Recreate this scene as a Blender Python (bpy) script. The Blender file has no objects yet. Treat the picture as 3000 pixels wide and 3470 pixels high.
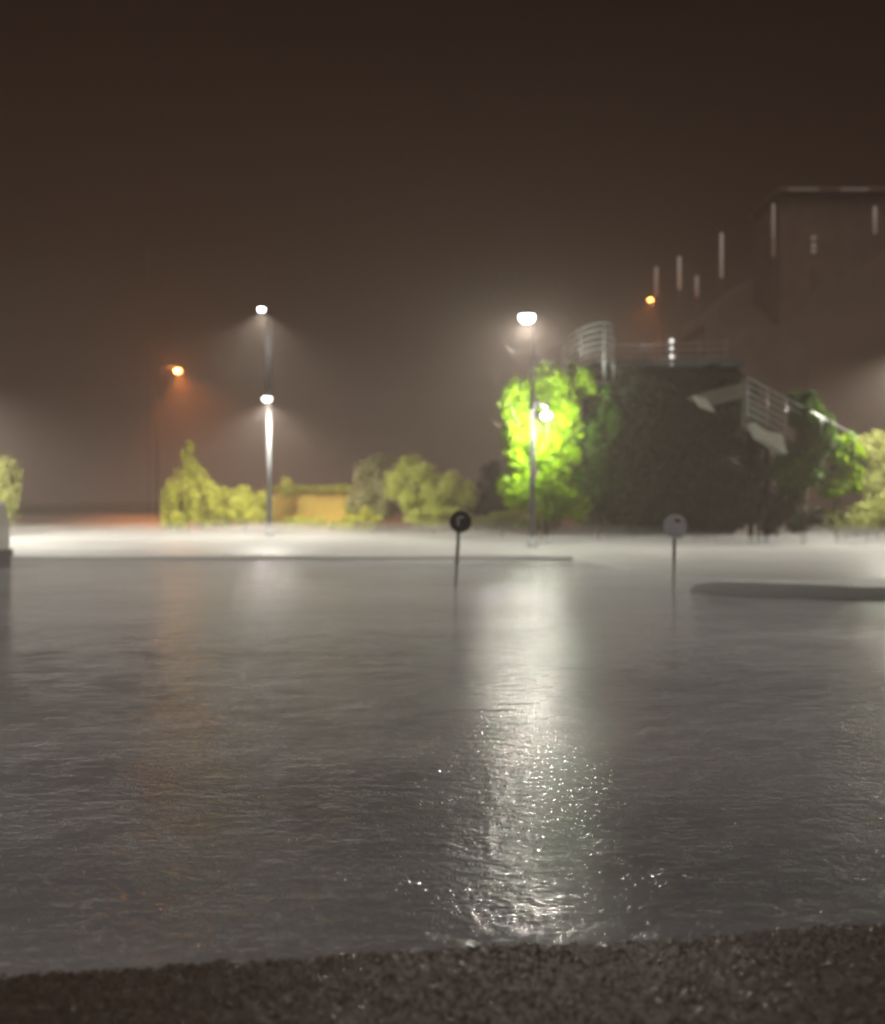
import bpy, bmesh, math, random
import numpy as np
from mathutils import Vector, Matrix, noise

# ------------------------------------------------------------------ camera
scene = bpy.context.scene
col = scene.collection
R = math.radians
F = 3217.0                      # focal length in photo pixels (3000 wide)
PITCH = math.atan(55.0 / F)     # camera looks one degree below the horizon
CAMZ = 2.6
cam_data = bpy.data.cameras.new("camera")
cam = bpy.data.objects.new("camera", cam_data)
col.objects.link(cam)
cam.location = (0, 0, CAMZ)
cam.rotation_euler = (R(90) - PITCH, 0, 0)
cam_data.sensor_fit = 'HORIZONTAL'
cam_data.sensor_width = 36
cam_data.lens = 36 * F / 3000
cam_data.clip_start = 0.1
cam_data.clip_end = 3000
cam_data.dof.use_dof = True
cam_data.dof.focus_distance = 9.0
cam_data.dof.aperture_fstop = 0.62
scene.camera = cam

def at(px, py, Y):
    """photo pixel + distance along +Y -> point in the place"""
    dx = (px - 1500) / F
    dz = -(py - 1735) / F
    c, s = math.cos(PITCH), math.sin(PITCH)
    vy = c + dz * s
    vz = -s + dz * c
    return Vector((dx / vy * Y, Y, CAMZ + vz / vy * Y))

def ground(px, py, z=0.0):
    v = at(px, py, 1.0)
    t = (z - CAMZ) / (v.z - CAMZ)
    return Vector((v.x * t, t, z))

# ------------------------------------------------------------------ world
world = bpy.data.worlds.new("World")
scene.world = world
world.use_nodes = True
wn, wl = world.node_tree.nodes, world.node_tree.links
wn.clear()
wo = wn.new('ShaderNodeOutputWorld')
bg = wn.new('ShaderNodeBackground')
tc = wn.new('ShaderNodeTexCoord')
sp = wn.new('ShaderNodeSeparateXYZ')
rp = wn.new('ShaderNodeValToRGB')
wl.new(tc.outputs['Generated'], sp.inputs[0])
wl.new(sp.outputs['Z'], rp.inputs[0])
wl.new(rp.outputs[0], bg.inputs[0])
wl.new(bg.outputs[0], wo.inputs[0])
e = rp.color_ramp.elements
e[0].position = 0.0; e[0].color = (0.075, 0.055, 0.046, 1)
e[1].position = 1.0; e[1].color = (0.006, 0.0012, 0.0002, 1)
for p, c in ((0.12, (0.035, 0.025, 0.019)), (0.25, (0.015, 0.0065, 0.0035)), (0.45, (0.0075, 0.0018, 0.0004))):
    k = e.new(p); k.color = (*c, 1)
bg.inputs[1].default_value = 1.0

# weak soft sun added as fill for the near water, in place of cloud glow
sd = bpy.data.lights.new('fill_sun', 'SUN')
sd.energy = 0.66; sd.angle = R(60); sd.color = (1.0, .87, .80)
so = bpy.data.objects.new('fill_sun', sd); col.objects.link(so)
so.rotation_euler = (R(42), 0, R(-20))

# ------------------------------------------------------------------ exposure
scene.view_settings.view_transform = 'Standard'
scene.view_settings.look = 'None'
scene.view_settings.exposure = 0.0
scene.view_settings.gamma = 1.0
cy = scene.cycles
cy.max_bounces = 8
cy.diffuse_bounces = 3
cy.glossy_bounces = 3
cy.transmission_bounces = 3
cy.volume_bounces = 1
cy.transparent_max_bounces = 8
cy.caustics_reflective = False
cy.caustics_refractive = False
cy.sample_clamp_indirect = 4
cy.use_denoising = True
cy.filter_width = 2.2

# ------------------------------------------------------------------ helpers
def tag(o, label=None, cat=None, group=None, kind=None):
    if label: o['label'] = label
    if cat: o['category'] = cat
    if group: o['group'] = group
    if kind: o['kind'] = kind
    return o

def empty(name, loc, label, cat, group=None, rz=0):
    o = bpy.data.objects.new(name, None)
    col.objects.link(o)
    o.location = loc
    o.rotation_euler = (0, 0, rz)
    o.empty_display_size = 0.3
    return tag(o, label, cat, group)

class MB:
    """collects shapes and links them as one mesh object"""
    def __init__(self):
        self.v, self.f, self.sm = [], [], []
    def add(self, vs, fs, smooth=False):
        n = len(self.v)
        self.v += [tuple(p) for p in vs]
        self.f += [tuple(i + n for i in f) for f in fs]
        self.sm += [smooth] * len(fs)
        return self
    def box(self, c, s, rot=None):
        c = Vector(c)
        vs = []
        for x in (-.5, .5):
            for y in (-.5, .5):
                for z in (-.5, .5):
                    p = Vector((x * s[0], y * s[1], z * s[2]))
                    if rot: p = rot @ p
                    vs.append(c + p)
        return self.add(vs, [(0, 1, 3, 2), (4, 6, 7, 5), (0, 4, 5, 1), (2, 3, 7, 6), (0, 2, 6, 4), (1, 5, 7, 3)])
    def tube(self, pts, rad, n=10, caps=True):
        pts = [Vector(p) for p in pts]
        if not isinstance(rad, (list, tuple)): rad = [rad] * len(pts)
        vs, fs = [], []
        ref = None
        for i, p in enumerate(pts):
            d = (pts[min(i + 1, len(pts) - 1)] - pts[max(i - 1, 0)]).normalized()
            if ref is None:
                ref = Vector((1, 0, 0)) if abs(d.x) < .8 else Vector((0, 1, 0))
            a = (ref - d * ref.dot(d)).normalized()
            ref = a
            b = d.cross(a)
            for k in range(n):
                t = 2 * math.pi * k / n
                vs.append(p + (a * math.cos(t) + b * math.sin(t)) * rad[i])
        for i in range(len(pts) - 1):
            for k in range(n):
                k2 = (k + 1) % n
                fs.append((i * n + k, i * n + k2, (i + 1) * n + k2, (i + 1) * n + k))
        if caps:
            fs.append(tuple(reversed(range(n))))
            fs.append(tuple((len(pts) - 1) * n + k for k in range(n)))
        return self.add(vs, fs, True)
    def lathe(self, c, prof, n=20, squash=1.0):
        """prof: list of (radius, z)"""
        c = Vector(c)
        vs, fs = [], []
        for r, z in prof:
            for k in range(n):
                t = 2 * math.pi * k / n
                vs.append(c + Vector((r * math.cos(t), r * squash * math.sin(t), z)))
        for i in range(len(prof) - 1):
            for k in range(n):
                k2 = (k + 1) % n
                fs.append((i * n + k, i * n + k2, (i + 1) * n + k2, (i + 1) * n + k))
        fs.append(tuple(reversed(range(n))))
        fs.append(tuple((len(prof) - 1) * n + k for k in range(n)))
        return self.add(vs, fs, True)
    def disc(self, c, r, th, axis_y=True, n=40, bevel=0.0):
        """upright disc facing -Y, centre c"""
        c = Vector(c)
        rings = [(r - bevel, -th / 2), (r, -th / 2 + bevel), (r, th / 2 - bevel), (r - bevel, th / 2)]
        vs, fs = [], []
        for rr, y in rings:
            for k in range(n):
                t = 2 * math.pi * k / n
                vs.append(c + Vector((rr * math.cos(t), y, rr * math.sin(t))))
        for i in range(3):
            for k in range(n):
                k2 = (k + 1) % n
                fs.append((i * n + k, (i + 1) * n + k, (i + 1) * n + k2, i * n + k2))
        fs.append(tuple(range(n)))
        fs.append(tuple(reversed([3 * n + k for k in range(n)])))
        return self.add(vs, fs)
    def prism(self, poly, y0, y1):
        """outline in (x, z), extruded along Y"""
        n = len(poly)
        vs = [Vector((x, y0, z)) for x, z in poly] + [Vector((x, y1, z)) for x, z in poly]
        fs = [tuple(range(n)), tuple(reversed(range(n, 2 * n)))]
        for k in range(n):
            k2 = (k + 1) % n
            fs.append((k, n + k, n + k2, k2))
        return self.add(vs, fs)
    def build(self, name, mat, parent=None):
        me = bpy.data.meshes.new(name)
        off = Vector((0, 0, 0))
        if parent is not None:
            off = Vector(parent.matrix_basis.translation)
            q = parent
            while q.parent is not None:
                q = q.parent
                off = off + Vector(q.matrix_basis.translation)
        me.from_pydata([tuple(Vector(p) - off) for p in self.v], [], self.f)
        me.polygons.foreach_set('use_smooth', self.sm)
        bm = bmesh.new(); bm.from_mesh(me)
        bmesh.ops.recalc_face_normals(bm, faces=bm.faces)
        bm.to_mesh(me); bm.free()
        me.materials.append(mat)
        me.update()
        o = bpy.data.objects.new(name, me)
        col.objects.link(o)
        if parent is not None: o.parent = parent
        return o

def quick_mesh(name, verts, faces, mat, parent=None, smooth=False):
    """numpy quads"""
    me = bpy.data.meshes.new(name)
    verts = np.asarray(verts, dtype=np.float32)
    faces = np.asarray(faces, dtype=np.int32)
    me.vertices.add(len(verts))
    me.vertices.foreach_set('co', verts.ravel())
    me.loops.add(faces.size)
    me.loops.foreach_set('vertex_index', faces.ravel())
    me.polygons.add(len(faces))
    k = faces.shape[1]
    me.polygons.foreach_set('loop_start', np.arange(0, faces.size, k, dtype=np.int32))
    me.polygons.foreach_set('loop_total', np.full(len(faces), k, dtype=np.int32))
    me.polygons.foreach_set('use_smooth', np.full(len(faces), smooth))
    me.update(calc_edges=True)
    me.validate()
    me.materials.append(mat)
    o = bpy.data.objects.new(name, me)
    col.objects.link(o)
    if parent is not None: o.parent = parent
    return o

# ------------------------------------------------------------------ materials
def mat(name, color, rough=0.6, metal=0.0, spec=0.5, var=0.25, scale=3.0, bump=0.0, bscale=20.0, coat=0.0, var_color=None):
    m = bpy.data.materials.new(name)
    m.use_nodes = True
    n, l = m.node_tree.nodes, m.node_tree.links
    b = n['Principled BSDF']
    b.inputs['Roughness'].default_value = rough
    b.inputs['Metallic'].default_value = metal
    b.inputs['Specular IOR Level'].default_value = spec
    b.inputs['Coat Weight'].default_value = coat
    t = n.new('ShaderNodeTexCoord')
    nz = n.new('ShaderNodeTexNoise')
    nz.inputs['Scale'].default_value = scale
    nz.inputs['Detail'].default_value = 6
    l.new(t.outputs['Object'], nz.inputs['Vector'])
    mx = n.new('ShaderNodeMix'); mx.data_type = 'RGBA'
    c2 = var_color or tuple(c * (1 - var) for c in color)
    mx.inputs['A'].default_value = (*color, 1)
    mx.inputs['B'].default_value = (*c2, 1)
    rr = n.new('ShaderNodeMapRange')
    rr.inputs['From Min'].default_value = .35; rr.inputs['From Max'].default_value = .65
    l.new(nz.outputs['Fac'], rr.inputs['Value'])
    l.new(rr.outputs[0], mx.inputs['Factor'])
    l.new(mx.outputs['Result'], b.inputs['Base Color'])
    if bump:
        n2 = n.new('ShaderNodeTexNoise'); n2.inputs['Scale'].default_value = bscale; n2.inputs['Detail'].default_value = 5
        l.new(t.outputs['Object'], n2.inputs['Vector'])
        bp = n.new('ShaderNodeBump'); bp.inputs['Strength'].default_value = bump; bp.inputs['Distance'].default_value = .02
        l.new(n2.outputs['Fac'], bp.inputs['Height'])
        l.new(bp.outputs[0], b.inputs['Normal'])
    return m

def emit(name, color, strength):
    m = bpy.data.materials.new(name)
    m.use_nodes = True
    n, l = m.node_tree.nodes, m.node_tree.links
    b = n['Principled BSDF']
    b.inputs['Base Color'].default_value = (.8, .8, .8, 1)
    b.inputs['Emission Color'].default_value = (*color, 1)
    b.inputs['Emission Strength'].default_value = strength
    return m

def leaf_mat(name, c1, c2, trans=0.45):
    m = bpy.data.materials.new(name)
    m.use_nodes = True
    n, l = m.node_tree.nodes, m.node_tree.links
    n.clear()
    out = n.new('ShaderNodeOutputMaterial')
    b = n.new('ShaderNodeBsdfPrincipled')
    tr = n.new('ShaderNodeBsdfTranslucent')
    ms = n.new('ShaderNodeMixShader')
    g = n.new('ShaderNodeNewGeometry')
    mx = n.new('ShaderNodeMix'); mx.data_type = 'RGBA'
    mx.inputs['A'].default_value = (*c1, 1); mx.inputs['B'].default_value = (*c2, 1)
    l.new(g.outputs['Random Per Island'], mx.inputs['Factor'])
    l.new(mx.outputs['Result'], b.inputs['Base Color'])
    l.new(mx.outputs['Result'], tr.inputs['Color'])
    b.inputs['Roughness'].default_value = .5
    b.inputs['Specular IOR Level'].default_value = .3
    ms.inputs[0].default_value = trans
    l.new(b.outputs[0], ms.inputs[1]); l.new(tr.outputs[0], ms.inputs[2])
    l.new(ms.outputs[0], out.inputs['Surface'])
    return m

M = {}
M['black'] = mat('black_paint_and_unlit_pole', (.008, .008, .009), .8, .0, spec=.1, bump=.2)
M['post'] = mat('dark_paint_and_unlit_pole', (.035, .035, .037), .45, .3, bump=.2)
M['galv'] = mat('galvanised_steel', (.12, .125, .13), .6, .3, bump=.2)
M['pole_sign'] = mat('weathered_sign_pole', (.09, .08, .065), .5, .2, bump=.3)
M['sign_dark'] = mat('sign_back_paint', (.045, .045, .048), .45, .1)
M['sign_rim'] = mat('sign_rim_paint', (.02, .021, .016), .5)
M['sign_grey'] = mat('sign_face_grey', (.62, .65, .69), .5)
M['sign_mark'] = mat('sign_symbol_paint', (.015, .015, .015), .5)
M['white_lamp'] = emit('white_lamp_glass', (1.0, .97, .88), 9)
M['white_lamp_strong'] = emit('white_lamp_glass_strong', (.97, 1.0, .95), 16)
M['orange_lamp'] = emit('orange_lamp_glass', (1.0, .36, .08), 9)
M['concrete'] = mat('weathered_concrete', (.20, .20, .165), .8, bump=.5, scale=1.2)
M['wall_dark'] = mat('dark_building_wall', (.032, .034, .022), .9, bump=.5, scale=.8, var=.4)
M['deck'] = mat('deck_edge_concrete', (.13, .14, .15), .7, scale=2)
M['white'] = mat('white_painted_metal', (.55, .56, .50), .45, var=.12)
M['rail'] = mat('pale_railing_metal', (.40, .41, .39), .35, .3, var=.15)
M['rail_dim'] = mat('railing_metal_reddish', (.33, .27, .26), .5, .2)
M['ochre'] = mat('ochre_plaster', (.75, .46, .10), .8, bump=.4, scale=1.6, var_color=(.62, .46, .09))
M['bark'] = mat('tree_bark', (.10, .075, .05), .9, bump=1, bscale=12)
M['kerb2'] = mat('pale_kerb_stone', (.09, .085, .07), .8, spec=.2, bump=.5, scale=5)
M['kerb'] = mat('kerb_stone', (.014, .014, .011), 1.0, spec=.05, bump=.5)
M['hill'] = mat('hillside_scrub', (.15, .115, .085), .95, scale=.12, var_color=(.21, .145, .11), bump=1, bscale=2)
M['stucco'] = mat('dark_stucco', (.225, .16, .125), .85, scale=.6)
M['glass'] = mat('dark_window_glass', (.02, .022, .025), .12, spec=.6)
M['tube'] = emit('dim_glow', (.9, .8, .68), .075)
M['tube_faint'] = emit('faint_glow', (.85, .70, .55), .012)
M['tube_mid'] = emit('dim_cove_light', (.95, .78, .70), .038)
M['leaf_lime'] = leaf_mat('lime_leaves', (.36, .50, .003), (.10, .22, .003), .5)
M['leaf_yellow'] = leaf_mat('yellow_green_leaves', (.70, .68, .12), (.50, .52, .09), .4)
M['leaf_mid'] = leaf_mat('mid_green_leaves', (.07, .15, .008), (.03, .07, .006), .4)
M['leaf_pale'] = leaf_mat('pale_green_leaves', (.80, .84, .25), (.62, .68, .18), .3)
M['leaf_olive'] = leaf_mat('olive_leaves', (.40, .42, .12), (.28, .31, .09), .35)
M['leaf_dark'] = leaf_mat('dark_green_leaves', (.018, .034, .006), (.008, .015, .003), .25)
M['leaf_grey'] = leaf_mat('greyish_flowering_leaves', (.55, .50, .28), (.36, .38, .16), .35)

# ---- flood water: muddy, rain-roughened
def water_mat():
    m = bpy.data.materials.new('muddy_flood_water')
    m.use_nodes = True
    n, l = m.node_tree.nodes, m.node_tree.links
    b = n['Principled BSDF']
    t = n.new('ShaderNodeTexCoord')
    # silt patches
    nz = n.new('ShaderNodeTexNoise'); nz.inputs['Scale'].default_value = .22; nz.inputs['Detail'].default_value = 5
    mpz = n.new('ShaderNodeMapping'); mpz.inputs['Scale'].default_value = (.45, 1, 1)
    l.new(t.outputs['Object'], mpz.inputs['Vector']); l.new(mpz.outputs[0], nz.inputs['Vector'])
    mrz = n.new('ShaderNodeMapRange'); mrz.inputs['From Min'].default_value = .35; mrz.inputs['From Max'].default_value = .65
    l.new(nz.outputs['Fac'], mrz.inputs['Value'])
    mx = n.new('ShaderNodeMix'); mx.data_type = 'RGBA'
    mx.inputs['A'].default_value = (.47, .49, .51, 1); mx.inputs['B'].default_value = (.22, .235, .25, 1)
    l.new(mrz.outputs[0], mx.inputs['Factor'])
    l.new(mx.outputs['Result'], b.inputs['Base Color'])
    b.inputs['Roughness'].default_value = .06
    b.inputs['Specular IOR Level'].default_value = .40
    b.inputs['IOR'].default_value = 1.33
    # ripples and drop rings
    def wav(scale, dist, strength, stretch, detail=3, normal=None):
        mp = n.new('ShaderNodeMapping'); mp.inputs['Scale'].default_value = stretch
        l.new(t.outputs['Object'], mp.inputs['Vector'])
        w = n.new('ShaderNodeTexNoise'); w.inputs['Scale'].default_value = scale; w.inputs['Detail'].default_value = detail
        w.inputs['Roughness'].default_value = .55
        l.new(mp.outputs[0], w.inputs['Vector'])
        bp = n.new('ShaderNodeBump'); bp.inputs['Strength'].default_value = strength; bp.inputs['Distance'].default_value = dist
        l.new(w.outputs['Fac'], bp.inputs['Height'])
        if normal: l.new(normal, bp.inputs['Normal'])
        return bp.outputs[0]
    a = wav(1.6, .03, 1.0, (.8, 1.1, 1))
    a = wav(7.5, .022, 1.0, (.6, 1.2, 1), 3, a)
    c = wav(24.0, .012, 1.0, (.6, 1.25, 1), 2, a)
    # rain-drop rings
    vo = n.new('ShaderNodeTexVoronoi'); vo.inputs['Scale'].default_value = 7.0
    l.new(t.outputs['Object'], vo.inputs['Vector'])
    ml = n.new('ShaderNodeMath'); ml.operation = 'MULTIPLY'; ml.inputs[1].default_value = 34
    l.new(vo.outputs['Distance'], ml.inputs[0])
    sn = n.new('ShaderNodeMath'); sn.operation = 'SINE'; l.new(ml.outputs[0], sn.inputs[0])
    fo = n.new('ShaderNodeMapRange'); fo.inputs['From Min'].default_value = .0; fo.inputs['From Max'].default_value = .45
    fo.inputs['To Min'].default_value = 1; fo.inputs['To Max'].default_value = 0
    l.new(vo.outputs['Distance'], fo.inputs['Value'])
    mm = n.new('ShaderNodeMath'); mm.operation = 'MULTIPLY'
    l.new(sn.outputs[0], mm.inputs[0]); l.new(fo.outputs[0], mm.inputs[1])
    bp = n.new('ShaderNodeBump'); bp.inputs['Strength'].default_value = .7; bp.inputs['Distance'].default_value = .006
    l.new(mm.outputs[0], bp.inputs['Height']); l.new(c, bp.inputs['Normal'])
    l.new(bp.outputs[0], b.inputs['Normal'])
    return m
M['water'] = water_mat()

def pave_mat():
    m = mat('wet_pale_paving', (.30, .30, .285), .35, scale=.35, var=.22, bump=.35, bscale=6)
    return m
M['pave'] = pave_mat()
M['soil'] = mat('wet_dark_ground', (.16, .145, .12), .5, scale=.3, var=.35, bump=.6, bscale=3)

def gravel_mat():
    m = mat('wet_gravel', (.17, .125, .095), .5, spec=.4, scale=55, var_color=(.045, .034, .026), bump=.6, bscale=60)
    return m
M['gravel'] = gravel_mat()
M['pebble'] = mat('wet_pebbles', (.20, .155, .12), .24, spec=.6, scale=30, var_color=(.06, .046, .036))
M['van'] = mat('white_van_paint', (.66, .64, .60), .3, coat=.3, var=.08)
M['tail'] = mat('tail_light_plastic', (.16, .03, .025), .3)
M['fleck'] = mat('pale_pebbles_and_glints', (.55, .50, .44), .2, spec=.8, scale=9, var=.4)

# ------------------------------------------------------------------ setting
def grid(name, x0, x1, y0, y1, nx, ny, zf, material, smooth=True):
    xs = np.linspace(x0, x1, nx); ys = np.linspace(y0, y1, ny)
    V = np.array([(x, y, zf(x, y)) for y in ys for x in xs], dtype=np.float32)
    i = np.arange((nx - 1) * (ny - 1)); r, c = i // (nx - 1), i % (nx - 1)
    a = r * nx + c
    Fc = np.stack([a, a + 1, a + nx + 1, a + nx], axis=1)
    return quick_mesh(name, V, Fc, material, smooth=smooth)

rnd = random.Random(7)
# the ground under everything, a real sheet to the horizon
g = MB().add([(-260, -30, -.6), (260, -30, -.6), (260, 330, -.6), (-260, 330, -.6)], [(0, 1, 2, 3)]).build('ground', M['soil'])
tag(g, kind='structure')

# flooded road: finely rippled near the camera, larger cells farther away
def wz(x, y):
    a = .004 * noise.noise(Vector((x * .5, y * .9, 0))) + .003 * noise.noise(Vector((x * 1.7, y * 2.4, 4)))
    if y < 16:
        a += .0045 * noise.noise(Vector((x * 6, y * 9, 2)))
    return a
w = grid('flood_water', -60, 60, 3.0, 66, 420, 520, wz, M['water'])
tag(w, kind='structure')

# far bank: paved promenade with a kerb edge along the water
def bank_edge(x):
    # distance of the water's far edge (the bank runs a little towards the camera on the right)
    t = min(max((x - 3.5) / 5.0, 0), 1); t = t * t * (3 - 2 * t)
    return 41.5 - .05 * x - 11.5 * t
bx = np.linspace(-75, 75, 241)
b = MB()
vs, fs = [], []
for x in bx:
    y = bank_edge(x)
    z0 = .02
    vs += [(x, y - 2.5, -.08), (x, y, -.004), (x, y + 4, .035), (x, y + 46, .09), (x, y + 90, .12)]
for i in range(len(bx) - 1):
    for k in range(4):
        a = i * 5 + k
        fs.append((a, a + 5, a + 6, a + 1))
b.add(vs, fs, True)
tag(b.build('pavement', M['pave']), kind='structure')
# planting ground behind the promenade
b = MB().add([(-130, 190, .16), (130, 70, .16), (200, 320, .4), (-200, 320, .4)], [(0, 1, 2, 3)])
tag(b.build('verge_ground', M['soil']), kind='structure')

def kerb(name, pts, wdt, h, label, zb=-.2, n=1):
    root = MB()
    vs, fs = [], []
    for (x, y) in pts:
        vs += [(x, y, zb), (x, y + .03, h - .02), (x, y + .06, h), (x, y + wdt - .03, h), (x, y + wdt, h - .03), (x, y + wdt, zb)]
    for i in range(len(pts) - 1):
        for k in range(5):
            a = i * 6 + k
            fs.append((a, a + 6, a + 7, a + 1))
    fs.append(tuple(range(6)))
    fs.append(tuple(reversed([(len(pts) - 1) * 6 + k for k in range(6)])))
    root.add(vs, fs)
    o = root.build(name, M['kerb2'])
    return tag(o, label, 'kerb')
# long low kerb in front of the promenade (left to centre)
x0 = ground(-400, 1905).x; x1 = ground(1960, 1905).x
pl = [(x0 + (x1 - x0) * i / 24, 38.6 + .25 * noise.noise(Vector((i * .4, 0, 1)))) for i in range(25)]
kerb('promenade_kerb', pl, .5, .10, 'long low dark kerb just above the water along the far promenade, left of centre')
# submerged island at the right
def island():
    out = [ground(px, py) for px, py in ((2340, 1998), (2400, 2018), (2520, 2026), (2700, 2030), (2900, 2038), (3200, 2044), (3500, 2044), (3500, 2010), (3150, 2004), (3000, 1998), (2850, 1992), (2700, 1984), (2540, 1978), (2420, 1976), (2360, 1984))]
    bb = MB()
    n = len(out)
    vs = [(p.x, p.y, -.25) for p in out]
    c = sum(((p) for p in out), Vector()) / n
    vs += [(p.x, p.y, .03) for p in out]
    vs += [(p.x + (c.x - p.x) * .05, p.y + (c.y - p.y) * .25, .075) for p in out]
    fs = []
    for k in range(n):
        k2 = (k + 1) % n
        fs += [(k, k2, n + k2, n + k), (n + k, n + k2, 2 * n + k2, 2 * n + k)]
    fs.append(tuple(2 * n + k for k in range(n)))
    bb.add(vs, fs)
    o = bb.build('traffic_island', M['kerb'])
    tag(o, 'flat dark traffic island barely rising out of the flood water at the right edge', 'traffic island')
island()

# gravel shore at the camera's feet
def shore_edge(x):
    e = ground(1500, 3222).y + .135 * x / 1.0 * .9
    return e + .035 * noise.noise(Vector((x * 1.6, 0, 3))) + .02 * noise.noise(Vector((x * 6, 1, 3)))
def gz(x, y):
    d = shore_edge(x) - y
    z = .10 * min(max(d, -.8), 1.2)
    z += .006 * noise.noise(Vector((x * 7, y * 7, 0))) + .006 * noise.noise(Vector((x * 22, y * 22, 5))) + .005 * noise.noise(Vector((x * 60, y * 60, 5)))
    return z
g = grid('gravel_shore', -6, 6, 3.4, 6.6, 620, 210, gz, M['gravel'])
tag(g, kind='structure')
def pebbles(name, n, smin, smax, material, seed):
    rg = np.random.default_rng(seed)
    bmx = bmesh.new(); bmesh.ops.create_icosphere(bmx, subdivisions=1, radius=1)
    bv = np.array([v.co[:] for v in bmx.verts]); bf = np.array([[v.index for v in f.verts] for f in bmx.faces]); bmx.free()
    V, Fc = [], []
    for i in range(n):
        x = rg.uniform(-3.2, 3.2)
        y = rg.uniform(4.2, shore_edge(x) + .02)
        if noise.noise(Vector((x * 2.2, y * 4, seed))) < rg.uniform(-1.4, .1): continue
        s = rg.uniform(smin, smax)
        v = bv * (1 + rg.uniform(-.25, .25, bv.shape)) * np.array([s * rg.uniform(.8, 1.6), s, s * rg.uniform(.35, .7)])
        t = rg.uniform(0, 6.28); c, sn = math.cos(t), math.sin(t)
        v = v @ np.array([[c, sn, 0], [-sn, c, 0], [0, 0, 1]])
        Fc.append(bf + len(V) * len(bv)); V.append(v + np.array([x, y, gz(x, y) + s * .12]))
    o = quick_mesh(name, np.concatenate(V), np.concatenate(Fc), material)
    tag(o, kind='stuff')
    return o
tag(pebbles('gravel', 22000, .0025, .010, M['pebble'], 1), 'dark wet gravel covering the shore at the bottom of the photo', 'gravel')
tag(pebbles('pale_gravel', 1500, .002, .006, M['fleck'], 2), 'small wet stones coloured pale to give glints in the dark gravel at the bottom', 'gravel')  # light stone colour also stands in for wet glints

# hillside behind the building (right)
def hz(x, y):
    t = min(max((x - 14) / 38, 0), 1); t = t * t * (3 - 2 * t)
    u = min(max((y - 74) / 45, 0), 1); u = u * u * (3 - 2 * u)
    h = 33 * t * u + 4 * u * min(max((x - 5) / 10, 0), 1)
    return h + (1.2 * noise.noise(Vector((x * .12, y * .12, 0))) + .5 * noise.noise(Vector((x * .5, y * .5, 2)))) * min(1, h / 3) - .1
h = grid('hillside', 4, 150, 70, 220, 110, 110, hz, M['hill'])
tag(h, kind='structure')

# ------------------------------------------------------------------ vegetation
def crown(name, blobs, n, size, material, parent, seed, fill=.35, clump=.34):
    """leaf faces gathered in clumps over ellipsoid blobs: (centre, (rx, ry, rz))"""
    rg = np.random.default_rng(seed)
    vol = np.array([b[1][0] * b[1][2] for b in blobs]); vol = vol / vol.sum()
    P = []
    for (c, r), wgt in zip(blobs, vol):
        k = max(6, int(34 * wgt * len(blobs) ** .5))
        m = int(n * wgt)
        d = rg.normal(size=(k, 3)); d /= np.linalg.norm(d, axis=1)[:, None]
        rad = rg.uniform(.55, 1.0, (k, 1)) ** .6
        cc = d * rad * .86
        cr = rg.uniform(.6, 1.3, k) * clump
        which = rg.integers(0, k, m)
        dd = rg.normal(size=(m, 3)); dd /= np.linalg.norm(dd, axis=1)[:, None]
        q = cc[which] + dd * (rg.uniform(0, 1, (m, 1)) ** .45) * cr[which][:, None]
        inner = rg.uniform(size=m) < fill * .4
        q[inner] = dd[inner] * rg.uniform(.2, .9, (inner.sum(), 1))
        P.append(q * np.array(r) + np.array(c))
    P = np.concatenate(P)
    P = P[P[:, 2] > .12]
    m = len(P)
    off = np.array(parent.location) if parent is not None else np.zeros(3)
    a = rg.normal(size=(m, 3)); a /= np.linalg.norm(a, axis=1)[:, None]
    bdir = np.cross(a, rg.normal(size=(m, 3))); bdir /= np.linalg.norm(bdir, axis=1)[:, None]
    s = size * rg.uniform(.6, 1.4, (m, 1))
    v0 = P - a * s; v1 = P + bdir * s * .45; v2 = P + a * s; v3 = P - bdir * s * .45
    V = np.stack([v0, v1, v2, v3], 1).reshape(-1, 3) - off
    Fc = np.arange(m * 4).reshape(-1, 4)
    return quick_mesh(name, V, Fc, material, parent)

def px_blob(px, py, Y, rx, ry, depth=None):
    """blob centred on a photo pixel at distance Y with pixel radii"""
    c = at(px, py, Y)
    k = Y / F
    return (tuple(c), (rx * k, depth or (rx + ry) * .5 * k, ry * k))

def stems(parent, base, tips, r0, seed, name='trunk'):
    rg = random.Random(seed)
    bb = MB()
    base = Vector(base)
    mid = base.lerp(sum((Vector(t) for t in tips), Vector()) / len(tips), .35)
    bb.tube([base, base.lerp(mid, .5) + Vector((rg.uniform(-.1, .1), 0, 0)), mid], [r0, r0 * .8, r0 * .65])
    for t in tips:
        t = Vector(t)
        m1 = mid.lerp(t, .5) + Vector((rg.uniform(-.2, .2), rg.uniform(-.2, .2), rg.uniform(0, .25)))
        bb.tube([mid, m1, t], [r0 * .55, r0 * .32, r0 * .1], 7)
        for _ in range(3):
            q = m1 + Vector((rg.uniform(-1, 1), rg.uniform(-1, 1), rg.uniform(.2, 1))) * (t - mid).length * .4
            bb.tube([m1, m1.lerp(q, .5) + Vector((0, 0, .05)), q], [r0 * .28, r0 * .16, r0 * .05], 6)
    return bb.build(name, M['bark'], parent)

def plant(kind, blobs, n, size, material, label, cat, seed, r0=.07, group=None, gz_=.1, **kw):
    bx_ = sum(b[0][0] for b in blobs) / len(blobs); by_ = sum(b[0][1] for b in blobs) / len(blobs)
    root = empty(kind, (bx_, by_, gz_), label, cat, group)
    tips = [(b[0][0], b[0][1], b[0][2] + b[1][2] * .3) for b in blobs][:6]
    stems(root, (bx_, by_, gz_ - .1), tips, r0, seed)
    crown('crown', blobs, n, size, material, root, seed, **kw)
    return root

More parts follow.
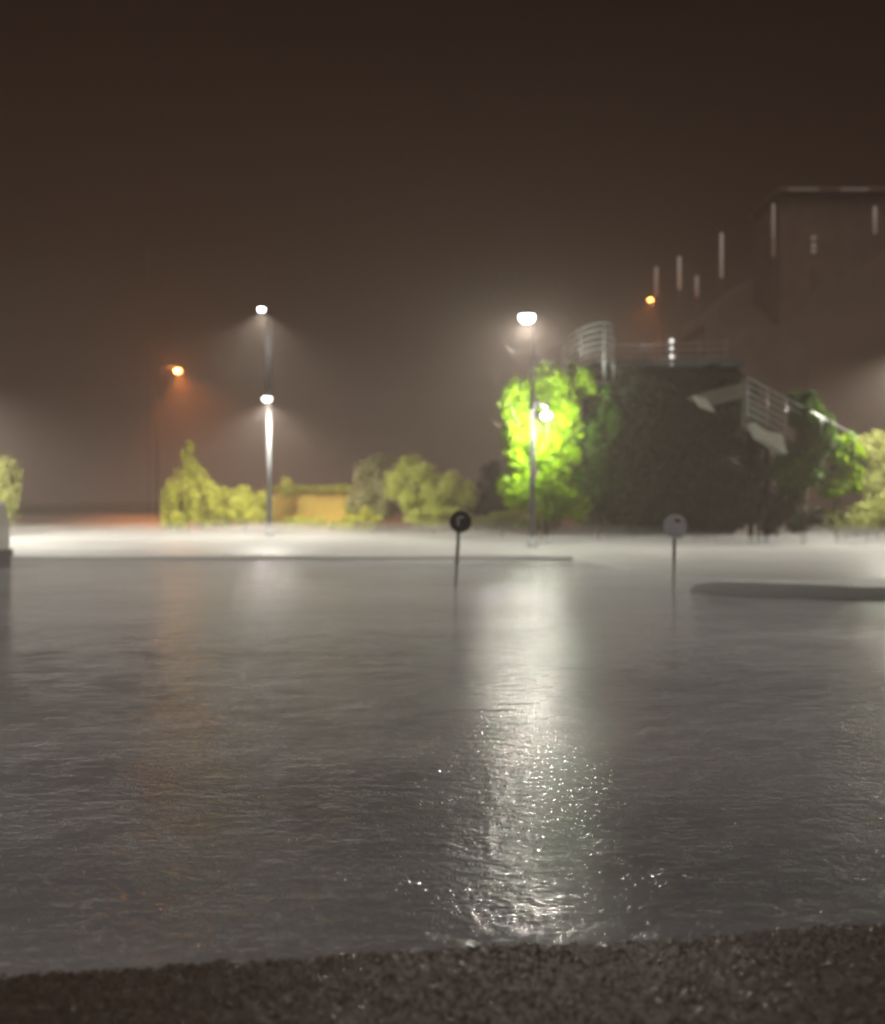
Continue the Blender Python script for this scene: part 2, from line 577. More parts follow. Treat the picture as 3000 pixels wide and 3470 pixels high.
G1 = 'shrubs along the back of the promenade'
plant('shrub', [px_blob(10, 1640, 60, 62, 120), px_blob(-70, 1600, 60, 70, 130), px_blob(30, 1740, 60, 45, 60)], 9000, .11, M['leaf_olive'],
      'pale olive shrub cut off by the left edge of the photo', 'shrub', 11, group=G1)
plant('shrub', [px_blob(628, 1650, 66, 70, 90), px_blob(640, 1560, 66, 30, 66), px_blob(600, 1740, 66, 60, 70), px_blob(690, 1700, 66, 60, 90), px_blob(575, 1690, 66, 40, 60), px_blob(655, 1600, 66, 26, 50)],
      15000, .11, M['leaf_yellow'], 'pointed yellow-green shrub below the orange street lamp, spiky top branch', 'shrub', 12, group=G1)
plant('shrub', [px_blob(790, 1720, 67, 75, 80), px_blob(860, 1730, 67, 70, 70), px_blob(720, 1755, 67, 60, 50), px_blob(965, 1650, 67, 26, 52)],
      13000, .11, M['leaf_yellow'], 'low yellow-green hedge at the foot of the two-lamp post at left', 'hedge', 13, group=G1)
plant('shrub', [px_blob(1255, 1610, 68, 60, 60), px_blob(1230, 1680, 68, 50, 90), px_blob(1300, 1560, 68, 45, 28), px_blob(1290, 1700, 68, 55, 80)],
      12000, .11, M['leaf_grey'], 'greyish shrub with pale flowering tips beside the ochre wall', 'shrub', 14, group=G1)
plant('shrub', [px_blob(1400, 1640, 66, 90, 90), px_blob(1510, 1670, 66, 90, 85), px_blob(1590, 1680, 66, 42, 60), px_blob(1380, 1590, 66, 60, 50), px_blob(1470, 1740, 66, 120, 50)],
      20000, .11, M['leaf_pale'], 'large rounded light green shrub behind the dark round sign', 'shrub', 15, group=G1)
plant('shrub', [px_blob(1665, 1640, 70, 55, 70), px_blob(1690, 1700, 70, 60, 70), px_blob(1640, 1740, 70, 60, 50)],
      8000, .12, M['leaf_dark'], 'dark green shrub in the gap between the rounded shrub and the lamp-lit tree', 'shrub', 16, group=G1)
plant('shrub', [px_blob(1060, 1772, 66, 60, 22), px_blob(980, 1772, 66, 45, 30), px_blob(1150, 1775, 66, 50, 26), px_blob(1240, 1765, 66, 60, 44), px_blob(1190, 1775, 66, 40, 28)],
      9000, .09, M['leaf_yellow'], 'low yellow-green ground shrub growing at the foot of the ochre wall', 'shrub', 17, group=G1)
plant('shrub', [px_blob(1700, 1765, 58, 80, 32), px_blob(1600, 1775, 58, 70, 26), px_blob(1820, 1770, 56, 80, 30)],
      8000, .10, M['leaf_olive'], 'low olive ground shrub between the dark round sign and the lamp-lit tree', 'shrub', 18, group=G1)

# tree lit from within by the lamp beside it
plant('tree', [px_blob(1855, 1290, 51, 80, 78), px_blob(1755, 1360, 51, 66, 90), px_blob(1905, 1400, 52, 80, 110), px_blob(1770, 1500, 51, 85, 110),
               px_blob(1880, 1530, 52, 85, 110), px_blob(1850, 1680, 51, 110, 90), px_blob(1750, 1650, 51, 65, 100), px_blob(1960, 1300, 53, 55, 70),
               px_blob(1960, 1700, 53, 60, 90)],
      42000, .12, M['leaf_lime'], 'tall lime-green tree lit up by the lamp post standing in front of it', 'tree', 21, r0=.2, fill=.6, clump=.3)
plant('tree', [px_blob(2040, 1500, 54, 70, 160), px_blob(2070, 1680, 54, 80, 120), px_blob(2020, 1370, 54, 60, 80), px_blob(2000, 1600, 53, 60, 110), px_blob(1985, 1470, 53, 40, 70)],
      22000, .12, M['leaf_mid'], 'dark green tree between the lamp-lit tree and the dark building wall', 'tree', 22, r0=.15)
plant('tree', [px_blob(2130, 1340, 55, 90, 70), px_blob(2230, 1420, 55, 130, 130), px_blob(2370, 1430, 55, 110, 110), px_blob(2140, 1560, 54, 110, 150), px_blob(2290, 1620, 54, 150, 150),
               px_blob(2440, 1600, 54, 90, 150), px_blob(2180, 1720, 53, 150, 100), px_blob(2380, 1740, 53, 150, 90), px_blob(2478, 1345, 54.5, 60, 70), px_blob(2110, 1262, 55, 55, 26), px_blob(2430, 1262, 55.5, 60, 24), px_blob(2505, 1440, 54, 50, 80)],
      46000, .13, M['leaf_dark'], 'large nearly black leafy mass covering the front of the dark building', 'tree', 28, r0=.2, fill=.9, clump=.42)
G2 = 'trees right of the dark building'
plant('tree', [px_blob(2740, 1400, 50, 65, 74), px_blob(2770, 1480, 50, 70, 90), px_blob(2700, 1600, 50, 90, 100), px_blob(2690, 1350, 50, 30, 22)],
      20000, .11, M['leaf_mid'], 'dark green tree growing through the sloping stair railing', 'tree', 23, r0=.15, group=G2)
plant('tree', [px_blob(2860, 1530, 52, 60, 70), px_blob(2870, 1620, 52, 60, 60), px_blob(2820, 1650, 52, 60, 50), px_blob(2800, 1480, 52, 40, 50)],
      14000, .11, M['leaf_lime'], 'bright green tree below the end of the stair handrail near the right edge', 'tree', 24, r0=.12, group=G2)
plant('tree', [px_blob(2960, 1530, 56, 60, 70), px_blob(3030, 1560, 56, 80, 90), px_blob(2950, 1490, 56, 60, 30), px_blob(2970, 1640, 56, 60, 90)],
      14000, .11, M['leaf_olive'], 'pale yellow-olive tree cut off by the right edge of the photo', 'tree', 25, r0=.12, group=G2)
plant('tree', [px_blob(2530, 1640, 51, 70, 110), px_blob(2600, 1700, 51, 100, 110), px_blob(2470, 1740, 51, 70, 70), px_blob(2700, 1740, 50, 100, 70), px_blob(2520, 1500, 52, 70, 90), px_blob(2600, 1570, 52, 70, 60)],
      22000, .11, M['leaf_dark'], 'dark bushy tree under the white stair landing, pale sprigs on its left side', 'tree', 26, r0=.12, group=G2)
plant('shrub', [px_blob(2880, 1760, 52, 110, 60), px_blob(3000, 1740, 52, 90, 80)],
      9000, .11, M['leaf_olive'], 'low hazy grey-green shrub at the foot of the trees at the right edge', 'shrub', 27, group=G1)

# ------------------------------------------------------------------ ochre wall
a = at(905, 1800, 70); c = at(1262, 1650, 70)
root = empty('ochre_wall', ((a.x + c.x) / 2, 70.2, .1), 'low ochre plastered wall between the hedge and the greyish shrub', 'wall')
MB().box(((a.x + c.x) / 2, 70.2, (c.z + .0) / 2), (c.x - a.x, .3, c.z)).build('wall', M['ochre'], root)
MB().box(((a.x + c.x) / 2, 70.2, c.z + .05), (c.x - a.x + .1, .42, .1)).build('coping', M['ochre'], root)
crown('creeper', [px_blob(925 + 38 * i, 1652 + (i * 37 % 11), 69.7, 34, 7 + (i * 13 % 9)) for i in range(9)] + [px_blob(1200, 1715, 69.8, 36, 45)],
      9000, .10, M['leaf_yellow'], root, 91, fill=.7, clump=.45)

# ------------------------------------------------------------------ lamps
def spot(name, loc, power, color, parent, angle=165, blend=.6, size=.18, direction=(0, 0, -1)):
    d = bpy.data.lights.new(name, 'SPOT')
    d.energy = power; d.color = color
    d.spot_size = R(angle); d.spot_blend = blend
    d.shadow_soft_size = size
    o = bpy.data.objects.new(name, d)
    col.objects.link(o)
    o.rotation_euler = Vector(direction).to_track_quat('-Z', 'Y').to_euler()
    if parent is not None:
        o.parent = parent
        o.location = Vector(loc) - Vector(parent.location)
    else:
        o.location = loc
    return o

def point(name, loc, power, color, parent, size=.15):
    d = bpy.data.lights.new(name, 'POINT')
    d.energy = power; d.color = color; d.shadow_soft_size = size
    o = bpy.data.objects.new(name, d)
    col.objects.link(o)
    o.parent = parent
    o.location = Vector(loc) - Vector(parent.location)
    return o

def lamp_head(parent, p, r, material, squash=.45, housing='post'):
    """glass bowl under a shallow housing, centre of the glass at p"""
    p = Vector(p)
    hd = MB().lathe(p + Vector((0, 0, r * .14)), [(r * .98, 0), (r * 1.04, r * .06), (r * .9, r * .22), (r * .5, r * .36), (r * .12, r * .42)], 24).build('lamp_head', M[housing], parent)
    gl = MB().lathe(p + Vector((0, 0, r * .13)), [(r * .86, r * .05), (r * .9, -r * .12), (r * .84, -r * .38), (r * .66, -r * .62), (r * .38, -r * .78), (r * .05, -r * .84)], 24).build('lamp_glass', material, hd)
    return hd

WHITE = (1.0, .95, .84)
GREENISH = (.93, 1.0, .88)
ORANGE = (1.0, .30, .055)

# left two-lamp post
Y = 60
base = Vector((at(910, 1800, Y).x, Y, .08))
rt = empty('lamp_post', base, 'lamp post with a white lamp on its thick dark top and another halfway up', 'lamp post', 'tall street lamp posts')
up = at(903, 1064, Y); lo = at(920, 1358, Y)
px = at(912, 1400, Y).x
MB().tube([(px, Y, .08), (px, Y, lo.z + .1)], [.17, .13], 14).build('lower_pole', M['galv'], rt)
MB().tube([(px, Y, lo.z + .1), (px, Y, lo.z + .5), (px, Y, lo.z + .9), (px, Y, up.z - .55), (px, Y, up.z - .1)], [.13, .14, .23, .23, .1], 14).build('upper_pole', M['black'], rt)  # black colour stands in for the unlit upper half of the pole
MB().tube([(px, Y, .08), (px, Y, .5)], [.3, .26], 14).build('base_collar', M['galv'], rt)
MB().tube([(px, Y, up.z - .25), (px - .05, Y - .3, up.z + .12), (up.x, Y - 1.55, up.z + .24)], .05).build('arm', M['post'], rt)
lamp_head(rt, (up.x, Y - 1.6, up.z), .24, M['white_lamp_strong'])
MB().tube([(px, Y, lo.z + .3), (px + .05, Y - .25, lo.z + .4), (lo.x, Y - 1.4, lo.z + .26)], .05).build('arm', M['galv'], rt)
lamp_head(rt, (lo.x, Y - 1.5, lo.z), .32, M['white_lamp'])
spot('lamp_light', (up.x, Y - 1.6, up.z - .2), 7000, WHITE, rt, angle=138, direction=(0, -.15, -1))
spot('lamp_light', (lo.x, Y - 1.5, lo.z - .3), 9000, WHITE, rt, angle=160)

# lamp post by the lime tree
Y = 47
px = at(1805, 1300, Y).x
rt = empty('lamp_post', (px, Y, .05), 'lamp post with a big glowing white lamp in front of the lime-green tree', 'lamp post', 'tall street lamp posts')
up = at(1777, 1093, Y)
lo = at(1862, 1398, Y)
MB().tube([(px, Y, .05), (px, Y, lo.z + .1)], [.16, .12], 14).build('lower_pole', M['galv'], rt)
MB().tube([(px, Y, lo.z + .1), (px, Y, up.z - .05)], [.12, .075], 14).build('upper_pole', M['post'], rt)  # darker colour than below shows this half out of the light
MB().tube([(px, Y, .05), (px, Y, .45)], [.28, .24], 14).build('base_collar', M['galv'], rt)
MB().tube([(px, Y, up.z - .1), (px - .05, Y, up.z + .25), (up.x, Y - 1.5, up.z + .38)], .05).build('arm', M['post'], rt)
lamp_head(rt, (up.x, Y - 1.5, up.z), .42, M['white_lamp_strong'])
MB().tube([(px, Y, lo.z + .35), (px + .4, Y + .1, lo.z + .5), (lo.x, Y + 1.3, lo.z + .3)], .05).build('arm', M['galv'], rt)
lamp_head(rt, (lo.x, Y + 1.3, lo.z), .28, M['white_lamp_strong'])
spot('lamp_light', (up.x, Y - 1.5, up.z - .40), 7200, WHITE, rt, angle=150, direction=(0, -.55, -1))
spot('lamp_light', (lo.x, Y + .7, lo.z - .35), 8500, GREENISH, rt, angle=156, blend=.5, size=.3, direction=(-.45, .8, .3))
point('lamp_light', (lo.x, Y + .7, lo.z - .7), 700, GREENISH, rt, .3)

# orange lamps
def orange_post(px_, py_, Y, label, power, r, zb, dx=-.7):
    p = at(px_, py_, Y)
    x = p.x + dx
    rt = empty('lamp_post', (x, Y, zb), label, 'lamp post', 'orange street lamps')
    MB().tube([(x, Y, zb), (x, Y, p.z + .1)], [.09, .05], 12).build('pole', M['black'], rt)
    MB().tube([(x, Y, p.z + .05), (x + dx * -.4, Y, p.z + .3), (p.x, Y - .1, p.z + .26)], .045).build('arm', M['galv'], rt)
    lamp_head(rt, (p.x, Y - .1, p.z), r, M['orange_lamp'])
    spot('lamp_light', (p.x, Y - .1, p.z - r * .8), power, ORANGE, rt, angle=128, size=.2, direction=(-.3 * (1 if dx > 0 else -1), .05, -1))
    point('lamp_light', (p.x, Y - .7, p.z - .1), power * .07, ORANGE, rt, .2)
    return rt
orange_post(605, 1256, 84, 'orange glowing street lamp in the fog above the pointed shrub at left', 20000, .36, .15, -1.9)
orange_post(2203, 1016, 92, 'orange glowing lamp on the hillside above the terrace railing', 4500, .27, hz(at(2203, 1016, 92).x, 92), 1.3)

# two lamps just outside the frame whose glow reaches in from both sides
def white_post(px_, py_, Y, label, power):
    p = at(px_, py_, Y)
    rt = empty('lamp_post', (p.x + .5, Y, .05), label, 'lamp post', 'tall street lamp posts')
    MB().tube([(p.x + .5, Y, .05), (p.x + .5, Y, p.z + .1)], [.16, .09], 12).build('pole', M['galv'], rt)
    MB().tube([(p.x + .5, Y, p.z + .05), (p.x + .3, Y, p.z + .36), (p.x, Y - .1, p.z + .3)], .05).build('arm', M['galv'], rt)
    lamp_head(rt, (p.x, Y - .1, p.z), .5, M['white_lamp'])
    spot('lamp_light', (p.x, Y - .1, p.z - .45), power, WHITE, rt)
white_post(3110, 1150, 50, 'white lamp post just beyond the right edge, its glow reaching into the fog', 14000)
white_post(-260, 1230, 50, 'white lamp post just beyond the left edge, its glow reaching into the fog', 27000)

# slender unlit mast at left
p = at(500, 842, 105)
rt = empty('mast', (p.x, 105, .1), 'slender unlit pole rising faintly into the dark sky above the orange lamp at left', 'mast')
MB().tube([(p.x, 105, .1), (p.x, 105, p.z - 1.3)], [.06, .03], 10).build('pole', M['stucco'], rt)
MB().box((p.x, 105, p.z - .65), (.16, .16, 1.3)).build('mast_head', M['galv'], rt)

# ------------------------------------------------------------------ round signs in the water
def sign(cx, cy, rpx, top, bot, Y, face, label, front_mark, lean=0.0):
    c = at(cx, cy, Y)
    r = rpx * Y / F
    t = at(top[0], top[1], Y); b_ = at(bot[0], bot[1], Y)
    k = (t.x - b_.x) / (t.z - b_.z)
    zb = -.3
    xb = b_.x + (zb - b_.z) * k
    rt = empty('round_sign', (b_.x, Y, 0), label, 'road sign', 'round signs standing in the flood water')
    MB().tube([(xb, Y, zb), (b_.x, Y, 0.0), (t.x, Y, t.z), (t.x + k * r * 1.2 * .2, Y, c.z + r * .5)], .045, 12).build('pole', M['pole_sign'], rt)
    MB().disc((c.x, Y - .075, c.z), r, .025, bevel=.006).build('sign_rim', M['sign_rim'] if face == 'sign_dark' else M['sign_grey'], rt)
    MB().disc((c.x, Y - .092, c.z), r * .80, .014, bevel=.004).build('sign_face', M[face], rt)
    for dz in (.11, -.11):
        MB().box((t.x, Y - .045, c.z + dz), (.12, .05, .035)).build('bracket', M['galv'], rt)
    if front_mark:
        MB().prism([(c.x + r * .0, c.z + r * .62), (c.x + r * .36, c.z + r * .56), (c.x + r * .42, c.z + r * .38), (c.x + r * .12, c.z + r * .34), (c.x - r * .1, c.z + r * .46)],
                   Y - .112, Y - .100).build('symbol', M['sign_mark'], rt)
    else:
        MB().box((c.x - r * .22, Y - .103, c.z + .02), (.05, .006, r * .8)).box((c.x + r * .08, Y - .103, c.z + r * .42), (r * .42, .006, .045)).build('symbol', M['sign_grey'], rt)
    return rt
sign(1561, 1768, 37, (1553, 1830), (1544, 1990), 27.0, 'sign_dark', 'dark round sign on a leaning pole in the flood water, centre of the photo', False)
sign(2287, 1783, 40, (2286, 1830), (2283, 1995), 26.6, 'sign_grey', 'grey round sign with a small black mark on an upright pole in the flood water', True)

# white van at the left edge, mostly outside the frame
YV = 33.0
vx = at(34, 1800, YV + 1.8).x
vn = empty('van', (vx - 2.4, YV, 0), 'tail of a white van standing in the flood water, cut off by the left edge', 'van')
def van_prof(x0, x1, y0, y1):
    zs = [(.30, -.03), (.62, 0), (.95, .01), (1.5, .02), (2.05, -.03), (2.35, -.10), (2.5, -.26)]
    vs, fs = [], []
    for z, d in zs:
        inn = .0 if z < 1.4 else (z - 1.4) * .16
        vs += [(x1 + d, y0 + inn, z), (x1 + d, y1 - inn, z), (x0 - d, y1 - inn, z), (x0 - d, y0 + inn, z)]
    for i in range(len(zs) - 1):
        for k in range(4):
            a, b2_ = i * 4 + k, i * 4 + (k + 1) % 4
            fs.append((a, b2_, b2_ + 4, a + 4))
    fs.append((3, 2, 1, 0)); m_ = (len(zs) - 1) * 4; fs.append((m_, m_ + 1, m_ + 2, m_ + 3))
    return MB().add(vs, fs)
vb = van_prof(vx - 4.9, vx, YV - .1, YV + 1.8).build('body', M['van'], vn)
bv_ = vb.modifiers.new('bevel', 'BEVEL'); bv_.width = .07; bv_.segments = 3
MB().box((vx - 2.4, YV + .85, .18), (4.86, 1.86, .42)).build('lower_panel', M['black'], vn)
MB().box((vx + .04, YV + .85, .52), (.18, 1.8, .26)).build('bumper', M['black'], vn)
MB().box((vx - .62, YV - .045, 2.02), (.7, .06, .38)).build('side_window', M['glass'], vn)
MB().box((vx - .02, YV + .06, 1.35), (.1, .14, .5)).build('tail_light', M['tail'], vn)
for wx in (vx - .55, vx - 3.9):
    wl_ = MB().disc((wx, YV - .06, .28), .34, .24, bevel=.05).build('wheel', M['black'], vn)
    MB().disc((wx, YV - .19, .28), .19, .03, bevel=.01).build('rim', M['galv'], wl_)


# ------------------------------------------------------------------ dark building with terrace
YB = 58
def P(px_, py_, Y=YB): return at(px_, py_, Y)
x0, x1 = P(2060, 0).x, P(2500, 0).x
zt = P(0, 1245).z
rt = empty('building', ((x0 + x1) / 2, YB + 5, .1), 'dark flat-roofed building with a railed terrace on top, right of the lime tree', 'building')
wallb = MB()
wallb.box(((x0 + x1) / 2, YB + 5, zt / 2), (x1 - x0, 10, zt))
wo_ = wallb.build('wall', M['wall_dark'], rt)
rgi = random.Random(5)
ivy = [((x0 + (x1 - x0) * rgi.random(), YB - .25, .4 + (zt - .9) * rgi.random()), (rgi.uniform(.8, 1.6), .35, rgi.uniform(.7, 1.5))) for _ in range(34)]
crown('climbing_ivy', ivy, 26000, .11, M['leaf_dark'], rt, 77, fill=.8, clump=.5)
# roof deck slab
MB().box(((x0 + x1) / 2 - .2, YB + 4.2, zt + .2), (x1 - x0 + 1.2, 9.6, .4)).build('roof_deck', M['deck'], rt)
# second step of the building behind
x2, x3 = P(2400, 0, 66).x, P(2760, 0, 66).x
z2 = P(0, 1110, 66).z
b2 = empty('building', ((x2 + x3) / 2, 70, 0), 'dark plain block stepping up the slope behind the terrace railing', 'building')
MB().box(((x2 + x3) / 2, 70, z2 / 2), (x3 - x2, 7, z2)).build('wall', M['stucco'], b2)
MB().box(((x2 + x3) / 2, 70, z2 + .12), (x3 - x2 + .1, 7.1, .24)).build('roof', M['stucco'], b2)
# terrace railing: four rails and posts, then a post whose caught light is made of emissive dots
rr = empty('terrace_railing', ((x0 + x1) / 2, YB - .4, zt + .4), 'terrace railing of thin horizontal rails on top of the dark building', 'railing')
for i, yy in enumerate((1168, 1187, 1209, 1228)):
    a = P(2072, yy + 3, YB - .4); c = P(2460, yy - 6 * (3 - i) / 3, YB - .4)
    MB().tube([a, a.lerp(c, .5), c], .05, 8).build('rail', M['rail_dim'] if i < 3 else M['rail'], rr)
for k, pxx in enumerate((2070, 2175, 2370, 2462)):
    a = P(pxx, 1150, YB - .4)
    MB().tube([(a.x, YB - .4, zt + .38), (a.x, YB - .4, a.z)], .05, 8).build('railing_post', M['rail_dim'], rr)
tw = P(2280, 1190, YB - .7)
lt = empty('glow_dot_post', (tw.x, YB - .8, zt + .4), 'short post with four glowing dots for caught light in front of the terrace railing', 'light column')
lb = MB().tube([(tw.x, YB - .8, zt + .38), (tw.x, YB - .8, P(0, 1150, YB - .8).z)], .05, 10).build('post', M['post'], lt)
for yy, rr_ in ((1155, .13), (1180, .10), (1208, .13), (1235, .08)):
    q = P(2277, yy, YB - .86)
    MB().lathe(q - Vector((0, 0, rr_)), [(rr_ * .3, 0), (rr_ * .8, rr_ * .4), (rr_, rr_), (rr_ * .8, rr_ * 1.6), (rr_ * .3, rr_ * 2)], 12).build('lamp', emit('glow_dot', (1, .97, .92), 1.3 if yy < 1220 else .5), lt)  # dots emit to give the light caught on the railing post

# curved slatted stair railing at the left corner
cr = empty('curved_railing', (P(1985, 0, 54).x, 55, zt - 1), 'curved pale slatted railing above the lime tree at the left corner of the terrace', 'railing')
cx_ = P(1992, 0, 55).x; rad = 1.55
for i in range(7):
    pts = []
    for k in range(15):
        t = k / 14
        ang = R(200) + R(140) * t
        q = Vector((cx_ + rad * math.cos(ang), 55 + rad * 1.0 * math.sin(ang), 0))
        pyy = 1168 + i * 21 - (62 * math.sin(min(t * 1.25, 1) * math.pi / 2)) + 8 * max(0, t - .8) * 5
        q.z = P(0, pyy, 55).z
        pts.append(q)
    MB().tube(pts, .045, 6).build('rail', M['rail'], cr)
for k in (0, 5, 10, 14):
    t = k / 14; ang = R(200) + R(140) * t
    q = Vector((cx_ + rad * math.cos(ang), 55 + rad * math.sin(ang), 0))
    top = P(0, 1165 - 62 * math.sin(min(t * 1.25, 1) * math.pi / 2) + 8 * max(0, t - .8) * 5, 55).z
    MB().tube([(q.x, q.y, P(0, 1300, 55).z), (q.x, q.y, top)], .05, 8).build('railing_post', M['rail'], cr)
bal = MB()
pts = [(cx_ + 1.7 * math.cos(R(180) + R(180) * k / 16), 55 + 1.7 * math.sin(R(180) + R(180) * k / 16)) for k in range(17)] + [(cx_ + 1.7, 57.8), (cx_ - 1.7, 57.8)]
zf = P(0, 1300, 55).z
n = len(pts)
bal.add([(x, y, zf - .25) for x, y in pts] + [(x, y, zf) for x, y in pts],
        [tuple(range(n)), tuple(reversed(range(n, 2 * n)))] + [(k, (k + 1) % n, n + (k + 1) % n, n + k) for k in range(n)])
bal.build('balcony_floor', M['deck'], cr)

# ------------------------------------------------------------------ outside staircase at the right
YS = 49
def S(px_, py_, Y=YS):
    v = at(px_, py_, Y); return (v.x, v.z)
st = empty('staircase', (S(2600, 0)[0], YS, .1), 'white-edged outdoor staircase with sloping rails running down to the right over the trees', 'staircase')
MB().prism([S(2352, 1338), S(2535, 1290), S(2555, 1335), S(2420, 1372)], YS + .2, YS + 1.6).build('upper_flight', M['concrete'], st)
MB().prism([S(2350, 1340), S(2392, 1350), S(2424, 1396), S(2372, 1376)], YS - .05, YS + .19).build('stringer', M['white'], st)
MB().prism([S(2558, 1432), S(2600, 1462), S(2650, 1470), S(2668, 1538), S(2628, 1510), S(2580, 1482)], YS - .05, YS + 1.2).build('stringer', M['white'], st)
MB().prism([S(2540, 1330), S(2665, 1420), S(2665, 1525), S(2545, 1440)], YS + 1.25, YS + 1.45).build('stair_panel', M['concrete'], st)
for i in range(6):
    a = Vector((S(2536, 1278 + i * 24)[0], YS + .1, S(2536, 1278 + i * 24)[1]))
    ex = 2905 if i < 1 else (2720 if i < 2 else 2672)
    ey = 1278 + i * 24 + (ex - 2536) * .54
    c = Vector((S(ex, ey)[0], YS + .1, S(ex, ey)[1]))
    MB().tube([a, a.lerp(c, .5), c], .042, 8).build('rail', M['rail'], st)
for pxx in (2537, 2605, 2668, 2790, 2900):
    a = S(pxx, 1276 + (pxx - 2536) * .54)
    MB().tube([(a[0], YS + .18, a[1] - (2.1 if pxx < 2700 else .9)), (a[0], YS + .18, a[1])], .045, 8).build('railing_post', M['rail'], st)
for pxx in (2585, 2640):
    MB().tube([(S(pxx, 0)[0], YS + 1.4, .1), (S(pxx, 0)[0], YS + 1.4, S(0, 1440)[1])], .14, 10).build('column', M['black'], st)

# ------------------------------------------------------------------ pale posts with a weak added glow, and building on the hill
GL = 'slim pale posts with added glow climbing the hillside'
for i, (pxx, ya, yb, Yd, m_, lab) in enumerate((
        (2225, 905, 1000, 96, 'tube_faint', 'faint slim post with added glow just right of the orange hillside lamp'),
        (2303, 870, 980, 96, 'tube', 'pale slim post with added glow second from the left on the hillside'),
        (2362, 935, 1005, 97, 'tube_faint', 'short faint post with added glow between two brighter ones on the hillside'),
        (2446, 790, 940, 97, 'tube', 'brightest tall slim post with added glow on the hillside'),
        (2622, 690, 870, 100, 'tube_faint', 'tallest and faintest post with added glow below the left end of the hilltop roof'),
        (2966, 700, 790, 103, 'tube', 'slim post with added glow near the right edge under the hilltop roof'))):
    a, c = at(pxx, ya, Yd), at(pxx, yb, Yd)
    zb = min(c.z, hz(c.x, Yd)) - .5
    r_ = empty('glow_post', (c.x, Yd, zb), lab, 'light column', GL)
    MB().tube([(c.x, Yd, zb), (c.x, Yd, c.z)], .06, 8).build('base_post', M['stucco'], r_)
    MB().tube([c, a], .17, 10).build('glow_tube', M[m_], r_)  # weak emission stands in for light caught by the pale posts
Yh = 106
ha, hb = at(2650, 640, Yh), at(3180, 640, Yh)
hbld = empty('hilltop_building', ((ha.x + hb.x) / 2, Yh + 4, hb.z - 9), 'dark flat-roofed building on the hilltop at the right with dim light strips under its eave', 'building')
MB().box(((ha.x + hb.x) / 2, Yh + 5, hb.z - 15.4), (hb.x - ha.x, 9, 29.6)).build('wall', M['stucco'], hbld)
MB().box(((ha.x + hb.x) / 2, Yh + 4.6, hb.z - .25), (hb.x - ha.x + 1.2, 11, .4)).build('roof', M['stucco'], hbld)
for (pa, pb, m_) in ((2672, 2772, 'tube_faint'), (2850, 2942, 'tube_mid')):
    a, c = at(pa, 639, Yh - .9), at(pb, 639, Yh - .9)
    MB().box(((a.x + c.x) / 2, Yh - .98, a.z - .1), (c.x - a.x, .1, .16)).build('light_strip', M[m_], hbld)
dt = empty('glow_post', (at(2758, 880, 99).x, 99, at(2758, 880, 99).z - 3), 'short column of three dim round lights below the hilltop building', 'light column')
q = at(2758, 800, 99)
MB().tube([(q.x, 99, dt.location.z), (q.x, 99, q.z)], .12, 8).build('base_post', M['stucco'], dt)
for yy in (806, 832, 851):
    q = at(2758, yy, 98.85)
    MB().lathe(q - Vector((0, 0, .2)), [(.1, 0), (.26, .12), (.28, .2), (.26, .28), (.1, .4)], 12).build('lamp', M['tube'], dt)

# ------------------------------------------------------------------ haze
hzb = MB().box((0, 145, 17.5), (560, 390, 41)).build('haze', M['post'])
hm = bpy.data.materials.new('wet_night_air')
hm.use_nodes = True
hn, hl = hm.node_tree.nodes, hm.node_tree.links
hn.clear()
ho = hn.new('ShaderNodeOutputMaterial')
pv = hn.new('ShaderNodeVolumePrincipled')
pv.inputs['Color'].default_value = (.97, .83, .74, 1)
pv.inputs['Density'].default_value = .0024
pv.inputs['Anisotropy'].default_value = .5
hl.new(pv.outputs[0], ho.inputs['Volume'])
hzb.data.materials[0] = hm
tag(hzb, 'even grey fog and rain haze filling the air over the flood', 'haze', kind='stuff')

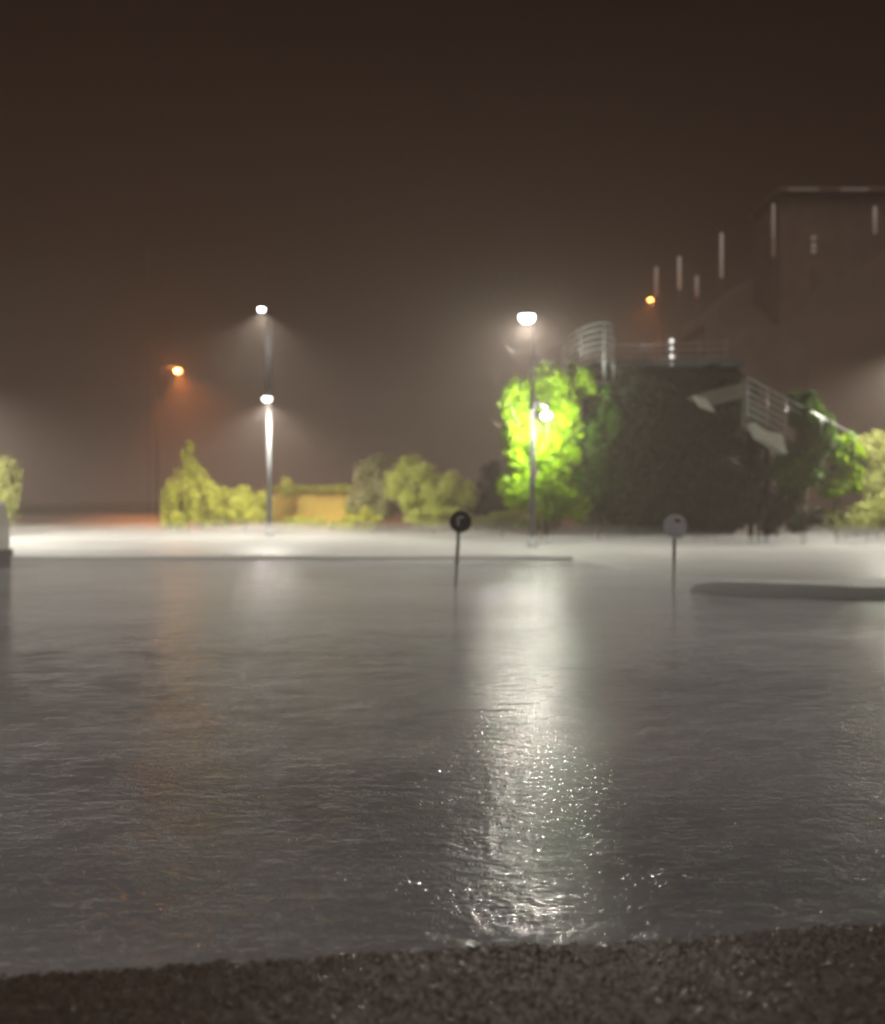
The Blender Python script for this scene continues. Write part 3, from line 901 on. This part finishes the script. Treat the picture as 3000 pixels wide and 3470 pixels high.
# low spray thrown up by the rain over the water and the promenade
mb = MB()
nx_, ny_ = 96, 64
mv = []
for j in range(ny_):
    for i in range(nx_):
        x = -95 + 190 * i / (nx_ - 1); y = 8 + 92 * j / (ny_ - 1)
        t_ = .86 + .55 * noise.noise(Vector((x * .16, y * .12, 3))) + .30 * noise.noise(Vector((x * .45, y * .3, 9)))
        mv.append((x, y, max(.35, min(t_, 1.6))))
mf = [(j * nx_ + i, j * nx_ + i + 1, (j + 1) * nx_ + i + 1, (j + 1) * nx_ + i) for j in range(ny_ - 1) for i in range(nx_ - 1)]
rim_ = [i for i in range(nx_)] + [j * nx_ + nx_ - 1 for j in range(1, ny_)] + [(ny_ - 1) * nx_ + i for i in range(nx_ - 2, -1, -1)] + [j * nx_ for j in range(ny_ - 2, 0, -1)]
b0_ = len(mv)
mv += [(mv[k][0], mv[k][1], .10) for k in rim_]
m_ = len(rim_)
mf += [(rim_[k], b0_ + k, b0_ + (k + 1) % m_, rim_[(k + 1) % m_]) for k in range(m_)]
mf.append(tuple(reversed(range(b0_, b0_ + m_))))
mb.add(mv, mf, True).build('spray_mist', M['post'])
mo = bpy.data.objects['spray_mist']
mm2 = hm.copy(); mm2.name = 'rain_spray'
mm2.node_tree.nodes['Principled Volume'].inputs['Color'].default_value = (.95, .95, .95, 1)
mm2.node_tree.nodes['Principled Volume'].inputs['Density'].default_value = .037
mo.data.materials[0] = mm2
tag(mo, 'low white rain spray drifting over the flood water and the far promenade', 'mist', kind='stuff')

# rain drops falling through the light of the two white lamp posts
def raindrops(seed):
    rg = np.random.default_rng(seed)
    V, Fc = [], []
    spots_ = [(at(903, 1064, 60), 60 - 1.6), (at(920, 1358, 60), 60 - 1.5), (at(1777, 1093, 47), 47 - 1.5)]
    for c, yy in spots_:
        for i in range(130):
            d = rg.normal(size=3); d /= np.linalg.norm(d)
            q = d * (rg.uniform(1.3, 4.5))
            x, y, z = c.x + q[0] * 1.2, yy + q[1], c.z - .5 + q[2] * .9
            w_, h_ = rg.uniform(.005, .009), rg.uniform(.03, .07)
            o_ = len(V) * 6
            V.append(np.array([(x - w_, y, z), (x, y - w_, z), (x + w_, y, z), (x, y + w_, z), (x + .1 * h_, y, z + h_), (x - .1 * h_, y, z - h_)]))
            Fc.append(np.array([(0, 1, 4), (1, 2, 4), (2, 3, 4), (3, 0, 4), (1, 0, 5), (2, 1, 5), (3, 2, 5), (0, 3, 5)]) + o_)
    o = quick_mesh('rain', np.concatenate(V), np.concatenate(Fc), M['drop'])
    tag(o, 'rain drops caught in the light around the white street lamps', 'rain', kind='stuff')
M['drop'] = mat('rain_drop', (.7, .7, .7), .1, spec=.8, var=.05)
raindrops(4)
